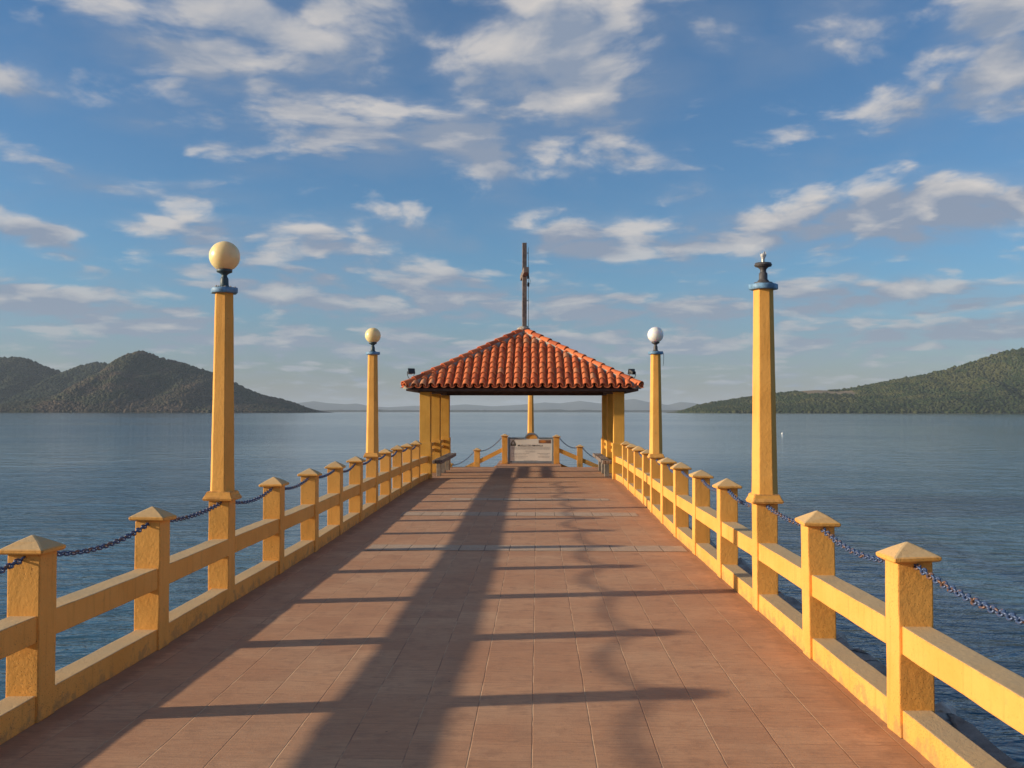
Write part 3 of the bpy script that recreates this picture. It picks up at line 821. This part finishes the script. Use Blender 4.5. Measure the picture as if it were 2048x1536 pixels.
# ------------------------------------------------------------------ notice board
SX0, SX1, SY = -0.903, 0.508, 29.6
sg = empty('notice_board', ((SX0 + SX1) / 2, SY, 0), 'white notice board in a grey arched metal frame at the pier end', 'sign')
cx = (SX0 + SX1) / 2; hw = (SX1 - SX0) / 2
bm = bmesh.new()
box(bm, -hw, -hw + .06, -.03, .03, 0, .82, .004); box(bm, hw - .06, hw, -.03, .03, 0, .82, .004)
box(bm, -hw + .062, hw - .062, -.028, .028, .03, .085, .004)
box(bm, -hw + .062, -.20, -.028, .028, .765, .815, .004); box(bm, .24, hw - .062, -.028, .028, .765, .815, .004)
arc = [(.02 + .225 * math.cos(a), .765 + .19 * math.sin(a)) for a in np.linspace(math.pi - .12, .12, 21)]
arci = [(.02 + .178 * math.cos(a), .762 + .145 * math.sin(a)) for a in np.linspace(math.pi - .05, .05, 21)]
for i in range(20):
    q = [arc[i], arc[i + 1], arci[i + 1], arci[i]]
    prism(bm, [[(x, -.028, z) for x, z in q], [(x, .028, z) for x, z in q]])
obj('frame', bm, FRAME_METAL, sg)
bm = bmesh.new(); prism(bm, [[(x, -.012, z) for x, z in arci] , [(x, .012, z) for x, z in arci]]); obj('arch_panel', bm, PAINT, sg)
BOARD = simple('white_board', (0.84, 0.78, 0.70), 0.5, 0.06, 3, bump=.05)
bm = bmesh.new(); box(bm, -hw + .062, hw - .062, -.014, .014, .087, .763, .002); panel = obj('panel', bm, BOARD, sg)
INK = simple('black_ink', (0.05, 0.045, 0.045), 0.6, .1); INK_GREY = simple('grey_ink', (0.16, 0.15, 0.16), 0.6, .1)
def flat(name, rects, m):
    bm = bmesh.new()
    for x0, x1, z0, z1 in rects:
        bm.faces.new([bm.verts.new(p) for p in ((x0, -.0165, z0), (x1, -.0165, z0), (x1, -.0165, z1), (x0, -.0165, z1))])
    return obj(name, bm, m, panel)
def bx(u): return -hw + (u - 255) / (1700 - 255) * 2 * hw      # board measured in the photograph's own fractions
def bz(v): return .825 - (v - 225) / (1055 - 225) * .81
cu = bpy.data.curves.new('title', 'FONT'); cu.body = 'MUELLE DE AMAPALA'; cu.size = .078; cu.align_x = 'CENTER'; cu.extrude = 0.0; cu.offset = .0006
to = bpy.data.objects.new('title', cu); C.objects.link(to)
bpy.context.view_layer.update()
me = bpy.data.meshes.new_from_object(to.evaluated_get(bpy.context.evaluated_depsgraph_get())); bpy.data.objects.remove(to)
xs = [v.co.x for v in me.vertices]; kx = (bx(1355) - bx(565)) / (max(xs) - min(xs)); x_mid = (max(xs) + min(xs)) / 2
for v in me.vertices: v.co = Vector(((v.co.x - x_mid) * kx + (bx(1355) + bx(565)) / 2, -.0165, v.co.y + bz(520)))
me.materials.clear(); link_mesh('title_lettering', me, INK, panel)
rr = random.Random(5)
def words(u0, u1, v, h, gap=9):
    out = []; u = u0
    while u < u1:
        ww = rr.uniform(18, 60); e = min(u + ww, u1)
        q = u
        while q < e - 3:                                       # letters too small to read
            lw = rr.uniform(4, 8); out.append((bx(q), bx(min(q + lw, e)), bz(v + h * .5 * rr.uniform(.5, 1)), bz(v - h * .5 * rr.uniform(.6, 1)))); q += lw + 3
        u = e + gap
    return out
rects = []
for v, a, b_ in ((545, 375, 1600), (577, 375, 1590), (607, 375, 1590)): rects += words(a, b_, v, 14)
rects += words(800, 1135, 668, 16) + words(820, 1110, 699, 11)
rects += words(375, 925, 740, 16) + words(440, 815, 779, 12) + words(1175, 1570, 740, 16) + words(1255, 1520, 779, 12)
rects += words(400, 880, 829, 16) + words(455, 825, 880, 14) + words(1200, 1570, 829, 16) + words(1215, 1560, 868, 12)
rects += words(750, 1185, 962, 14)
flat('small_lettering', rects, INK_GREY)
# emblem: a triangle over an oval, on a dark leafy band
bm = bmesh.new()
def face(pts): bm.faces.new([bm.verts.new((bx(u), -.0165, bz(v))) for u, v in pts])
face([(415, 310), (495, 425), (470, 425), (415, 345)]); face([(415, 310), (415, 345), (362, 425), (336, 425)])
ov = [(415 + 44 * math.cos(a), 415 + 44 * math.sin(a)) for a in np.linspace(0, 2 * math.pi, 21)]; ovi = [(415 + 30 * math.cos(a), 415 + 31 * math.sin(a)) for a in np.linspace(0, 2 * math.pi, 21)]
for i in range(20): face([ov[i], ov[i + 1], ovi[i + 1], ovi[i]])
obj('emblem', bm, simple('emblem_ink', (0.11, 0.08, 0.05), .6, .4, 60), panel)
flat('emblem_band', [(bx(333), bx(378), bz(500), bz(430)), (bx(452), bx(500), bz(500), bz(430)), (bx(380), bx(450), bz(500), bz(466))], simple('leaf_ink', (0.05, 0.055, 0.03), .6, .4, 60))
m, n, put = material('sunset_print')
p = n.coord('Object'); x, y, z = n.xyz(p)
q = ((x - bx(1350)) / .10).pow(2.0) + ((z - bz(360)) / .05).pow(2.0)
put(Base_Color=n.mix(q.step(0.0, 1.6), (0.62, 0.22, 0.04), n.mix(n.noise(p, 40, 4, .6), (0.30, 0.13, 0.06), (0.10, 0.07, 0.07))), Roughness=.6)
flat('colour_print', [(bx(1220), bx(1605), bz(422), bz(318))], m)

# ------------------------------------------------------------------ stair railings at the pier end
def stair_fence(xs, zs, sx, label, y=29.55):
    root = empty('stair_railing', (xs[0], y, 0), label, 'railing', 'stair railings at the pier end')
    for k, (x, z) in enumerate(zip(xs, zs)):
        bm = bmesh.new(); box(bm, -PW / 2 + x - xs[0], PW / 2 + x - xs[0], 0, PW, z - .4 if k else 0.0, z + CAP_Z0, .007, 2, .13, .006, x)
        p = obj('post', bm, PAINT, root)
        obj('cap', cap_bm(x - xs[0], PW / 2, PW / 2 + .035, z + CAP_Z0, z + CAP_Z1 - .004, z + CAP_TOP - .015, x, .03), PAINT, p)
        if k + 1 < len(xs):
            x2, z2 = xs[k + 1], zs[k + 1]; a, c = x + sx * (PW / 2 - .004), x2 - sx * (PW / 2 - .004); f = lambda q: z + (z2 - z) * (q - x) / (x2 - x)
            for nm, za, zb in (('upper_rail', .42, .56), ('lower_rail', -.06, .10)):
                bm = bmesh.new(); prism(bm, [[(q - xs[0], yy, f(q) + zz) for yy, zz in ((.016, za), (PW - .016, za), (PW - .016, zb), (.016, zb))] for q in (a, c)])
                obj(nm, bm, PAINT, root)
LX, LZ = (-1.005, -1.86, -2.715), (-.02, -.455, -.89)
RX, RZ = (.590, 1.305, 2.02), (-.04, -.345, -.65)
stair_fence(LX, LZ, -1, 'yellow railing stepping down to the left of the notice board')
stair_fence(RX, RZ, 1, 'yellow railing stepping down to the right of the notice board')
def stair_spans(xs, zs, sx, y=29.55):
    P = lambda k, q: (xs[k] + q * sx * PW / 2, y + PW / 2, zs[k] + .842)
    return [(P(0, 1), P(1, -1), .10), (P(1, -1), P(1, 1), 0.0), (P(1, 1), P(2, -1), .10)]
chain('chain sloping down the steps left of the notice board', stair_spans(LX, LZ, -1))
chain('chain sloping down the steps right of the notice board', stair_spans(RX, RZ, 1))

# ------------------------------------------------------------------ buoy
bm = bmesh.new(); bmesh.ops.create_uvsphere(bm, u_segments=16, v_segments=10, radius=.13); lathe(bm, [(.025, .11), (.025, .16), (.035, .165), (.035, .18)], 10)
o = obj('buoy', bm, WHITE_PLASTIC, None, True); o.location = (29.2, 115.4, WZ + .05); tag(o, 'tiny white float on the open water to the right', 'buoy')

# ------------------------------------------------------------------ hills and far land
def u2x(u, D): return (u - 1075) / 1920 * D
def v2z(v, D, base): return (base - v) / 1920 * D + WZ
def hill(name, ridge, D, front, back, base_v, m, nu=260, nt=70, amp=.10, spur=90.0, seed=0.0, power=.9):
    """ridge: silhouette (image column, row) at distance D; a height field with spurs running down to the shore"""
    us = np.linspace(ridge[0][0], ridge[-1][0], nu); hs = np.interp(us, [p[0] for p in ridge], [v2z(p[1], D, base_v) for p in ridge])
    ts = np.concatenate([np.linspace(-1, 0, nt), np.linspace(0, 1, nt // 2)[1:]])
    X = np.zeros((len(ts), nu)); Y = X.copy(); Z = X.copy()
    for j, t in enumerate(ts):
        for i in range(nu):
            x = u2x(us[i], D); y = D + (t * front if t < 0 else t * back)
            g = max(0.0, 1 - abs(t)) ** power
            g = g + amp * (1 - abs(t)) * abs(t) * 4 * (mnoise.noise((x / spur + seed, y / (spur * 2.6), 0)) + .5 * mnoise.noise((x / spur * 2.3 + seed, y / spur, 4)))
            X[j, i], Y[j, i], Z[j, i] = x, y, WZ - 3 + max(0, g) * (hs[i] - WZ + 3)
    nT = len(ts); vid = np.arange(nT * nu).reshape(nT, nu)
    V_ = np.stack([X, Y, Z], -1).reshape(-1, 3); F_ = np.stack([vid[:-1, :-1], vid[:-1, 1:], vid[1:, 1:], vid[1:, :-1]], -1).reshape(-1, 4)
    me = bpy.data.meshes.new(name); me.from_pydata(V_.tolist(), [], F_.tolist())
    o = link_mesh(name, me, m, None, True); tag(o, kind='structure')
    return us, ts, X, Y, Z
def forest(field, count, rmin, rmax, m, skip=None, seed=0):
    us, ts, X, Y, Z = field; g = np.random.default_rng(seed); nt = int((ts <= 0).sum()) + 3
    b = bmesh.new(); bmesh.ops.create_icosphere(b, subdivisions=1, radius=1.0); b.verts.ensure_lookup_table()
    base = np.array([v.co[:] for v in b.verts]); faces = np.array([[v.index for v in f.verts] for f in b.faces]); b.free()
    protos = [base * (1 + .26 * (g.random(len(base))[:, None] - .5) * 1.4) for _ in range(10)]
    VV, FF = [], []; k = 0
    for _ in range(count):
        j = g.uniform(0, nt - 1.001); i = g.uniform(0, X.shape[1] - 1.001); a, c = int(j), int(i); fj, fi = j - a, i - c
        P = [(A[a, c] * (1 - fj) * (1 - fi) + A[a + 1, c] * fj * (1 - fi) + A[a, c + 1] * (1 - fj) * fi + A[a + 1, c + 1] * fj * fi) for A in (X, Y, Z)]
        if P[2] < WZ + 1.0: continue
        if skip is not None and skip(P, g): continue
        r = g.uniform(rmin, rmax) * (1 if g.random() > .08 else 1.35)
        VV.append(protos[g.integers(10)] * [r, r, r * g.uniform(.75, 1.15)] + [P[0], P[1], P[2] + r * .12]); FF.append(faces + k * len(base)); k += 1
    VV = np.concatenate(VV).astype(np.float32); FF = np.concatenate(FF)
    me = bpy.data.meshes.new('forest'); me.vertices.add(len(VV)); me.vertices.foreach_set('co', VV.ravel())
    me.loops.add(FF.size); me.loops.foreach_set('vertex_index', FF.ravel().astype(np.int32))
    me.polygons.add(len(FF)); me.polygons.foreach_set('loop_start', np.arange(0, FF.size, 3, dtype=np.int32))
    me.update(calc_edges=True)
    o = link_mesh('forest', me, m); return tag(o, kind='stuff')

SOIL_A = land_mat('dry_slope', (0.105, 0.075, 0.050), (0.075, 0.070, 0.040), (0.06, 0.062, 0.034), .02)
SOIL_B = land_mat('green_slope', (0.05, 0.055, 0.030), (0.065, 0.06, 0.034), (0.045, 0.055, 0.028), .02)
m, n, put = material('dry_grass_slope')               # green slope with one dry grassy shoulder on the crest
p = n.pos(); x, y, z = n.xyz(p); a = n.noise(p, .02, 5, 0.6)
dry = x.step(620, 665) * x.step(825, 795) * y.step(2340, 2400)
put(Base_Color=n.mix((dry + a - 0.5).step(0.35, 0.65), n.mix(a.step(0.4, 0.6), (0.045, 0.055, 0.026), (0.07, 0.072, 0.034)), n.mix(a, (0.24, 0.17, 0.095), (0.17, 0.13, 0.065))), Roughness=0.95)
GRASS_TAN = m
TREES_A = tree_mat('dry_forest', ((0.098, 0.070, 0.048), (0.052, 0.060, 0.032), (0.18, 0.135, 0.10), (0.036, 0.044, 0.026)), .012, 0)
TREES_B = tree_mat('green_forest', ((0.022, 0.036, 0.018), (0.046, 0.050, 0.028), (0.080, 0.078, 0.046), (0.018, 0.028, 0.016)), .012, 40)
TREES_C = tree_mat('olive_forest', ((0.036, 0.054, 0.020), (0.072, 0.076, 0.030), (0.125, 0.112, 0.052), (0.022, 0.036, 0.016)), .014, 80)

D1 = 2600.0
main = [(40, 822), (66, 816), (95, 801), (130, 786), (165, 768), (200, 742), (222, 727), (235, 716), (254, 704), (270, 699.5), (286, 701.5), (305, 710), (330, 717), (362, 725), (394, 736), (422, 744), (468, 766), (498, 781), (524, 790), (552, 795.5), (587, 806), (609.5, 816.5), (622, 821), (628, 822.5)]
fA = hill('hill', main, D1, 420, 500, 822.3, SOIL_A, seed=1.0, amp=.16)
forest(fA, 17000, 2.7, 5.0, TREES_A, seed=1)
back_l = [(-420, 800), (-300, 770), (-200, 745), (-120, 725), (-50, 714), (0, 712.5), (24, 713), (47.6, 717.5), (66.7, 728), (95, 737.5), (116, 745), (130, 744), (143, 732.5), (159, 726.5), (181, 723), (203, 725.5), (222, 726), (250, 735), (300, 760), (360, 800), (380, 822)]
fB = hill('hill', back_l, 3250.0, 480, 600, 822.3, SOIL_B, seed=7.0, amp=.14)
forest(fB, 14000, 3.6, 6.6, TREES_B, seed=2)
right = [(1352, 824.3), (1366, 822), (1391, 811.5), (1420, 805), (1464, 798.5), (1508, 792), (1556, 785.5), (1603, 780), (1629, 778.5), (1665, 780), (1694, 777), (1716, 772), (1738, 768.5), (1775, 760), (1811, 754.5), (1848, 747.5), (1884, 738), (1921, 729), (1957, 716.5), (1994, 704), (2030, 697), (2048, 699.5), (2100, 712), (2200, 742), (2300, 775), (2420, 820)]
fC = hill('hill', right, 2500.0, 430, 600, 824.5, GRASS_TAN, seed=13.0, amp=.13)
def bare(P, g):      # the grassy shoulder on the crest
    u = P[0] / 2500 * 1920 + 1075; top = P[1] > 2500 - 110
    return top and ((1590 < u < 1650) or (1650 < u < 1690 and P[1] < 2480))
forest(fC, 26000, 2.3, 4.4, TREES_C, bare, seed=3)

FAR_SHORE = land_mat('far_shore_land', (0.045, 0.05, 0.035), (0.06, 0.058, 0.04), (0.07, 0.065, 0.045), .004)
FAR_MTN = land_mat('far_mountain_land', (0.06, 0.07, 0.06), (0.08, 0.08, 0.065), (0.07, 0.075, 0.06), .001)
us = np.arange(430, 1520, 7.0)
shore = [(float(u), 819.5 - 2.6 * abs(mnoise.noise((u / 60, 1, 0))) - 1.6 * abs(mnoise.noise((u / 13, 5, 0)))) for u in us]
hill('far_shore', [(420.0, 823.4)] + shore + [(1530.0, 823.4)], 7500.0, 150, 500, 823.4, FAR_SHORE, 500, 8, 0.0, 400)
mtn = [(380, 812), (520, 810), (590, 806), (625, 802), (655, 806), (690, 808), (712, 806.5), (740, 812), (775, 814), (830, 811), (880, 812), (930, 808), (985, 812), (1040, 809), (1090, 804), (1120, 806), (1160, 801), (1200, 806), (1240, 800), (1268, 797), (1300, 804), (1335, 809), (1360, 803), (1385, 805), (1420, 811), (1600, 812)]
hill('far_mountains', [(float(a), float(b_)) for a, b_ in mtn], 15000.0, 1500, 2500, 823.6, FAR_MTN, 300, 16, .1, 600)

# ------------------------------------------------------------------ the air
bm = bmesh.new(); H = 30500
box(bm, -H, H, -H, H, -12.0, 285.0)
me = bpy.data.meshes.new('haze'); bm.to_mesh(me); bm.free()
m = bpy.data.materials.new('haze'); m.use_nodes = True; nt = m.node_tree
nt.nodes.remove(nt.nodes['Principled BSDF'])
pv = nt.nodes.new('ShaderNodeVolumePrincipled'); pv.inputs['Color'].default_value = (0.64, 0.74, 0.86, 1); pv.inputs['Density'].default_value = 0.00006
pv.inputs['Anisotropy'].default_value = 0.0
nt.links.new(pv.outputs[0], nt.nodes['Material Output'].inputs['Volume'])
me.materials.append(m); hz = bpy.data.objects.new('haze', me); C.objects.link(hz); tag(hz, kind='stuff')
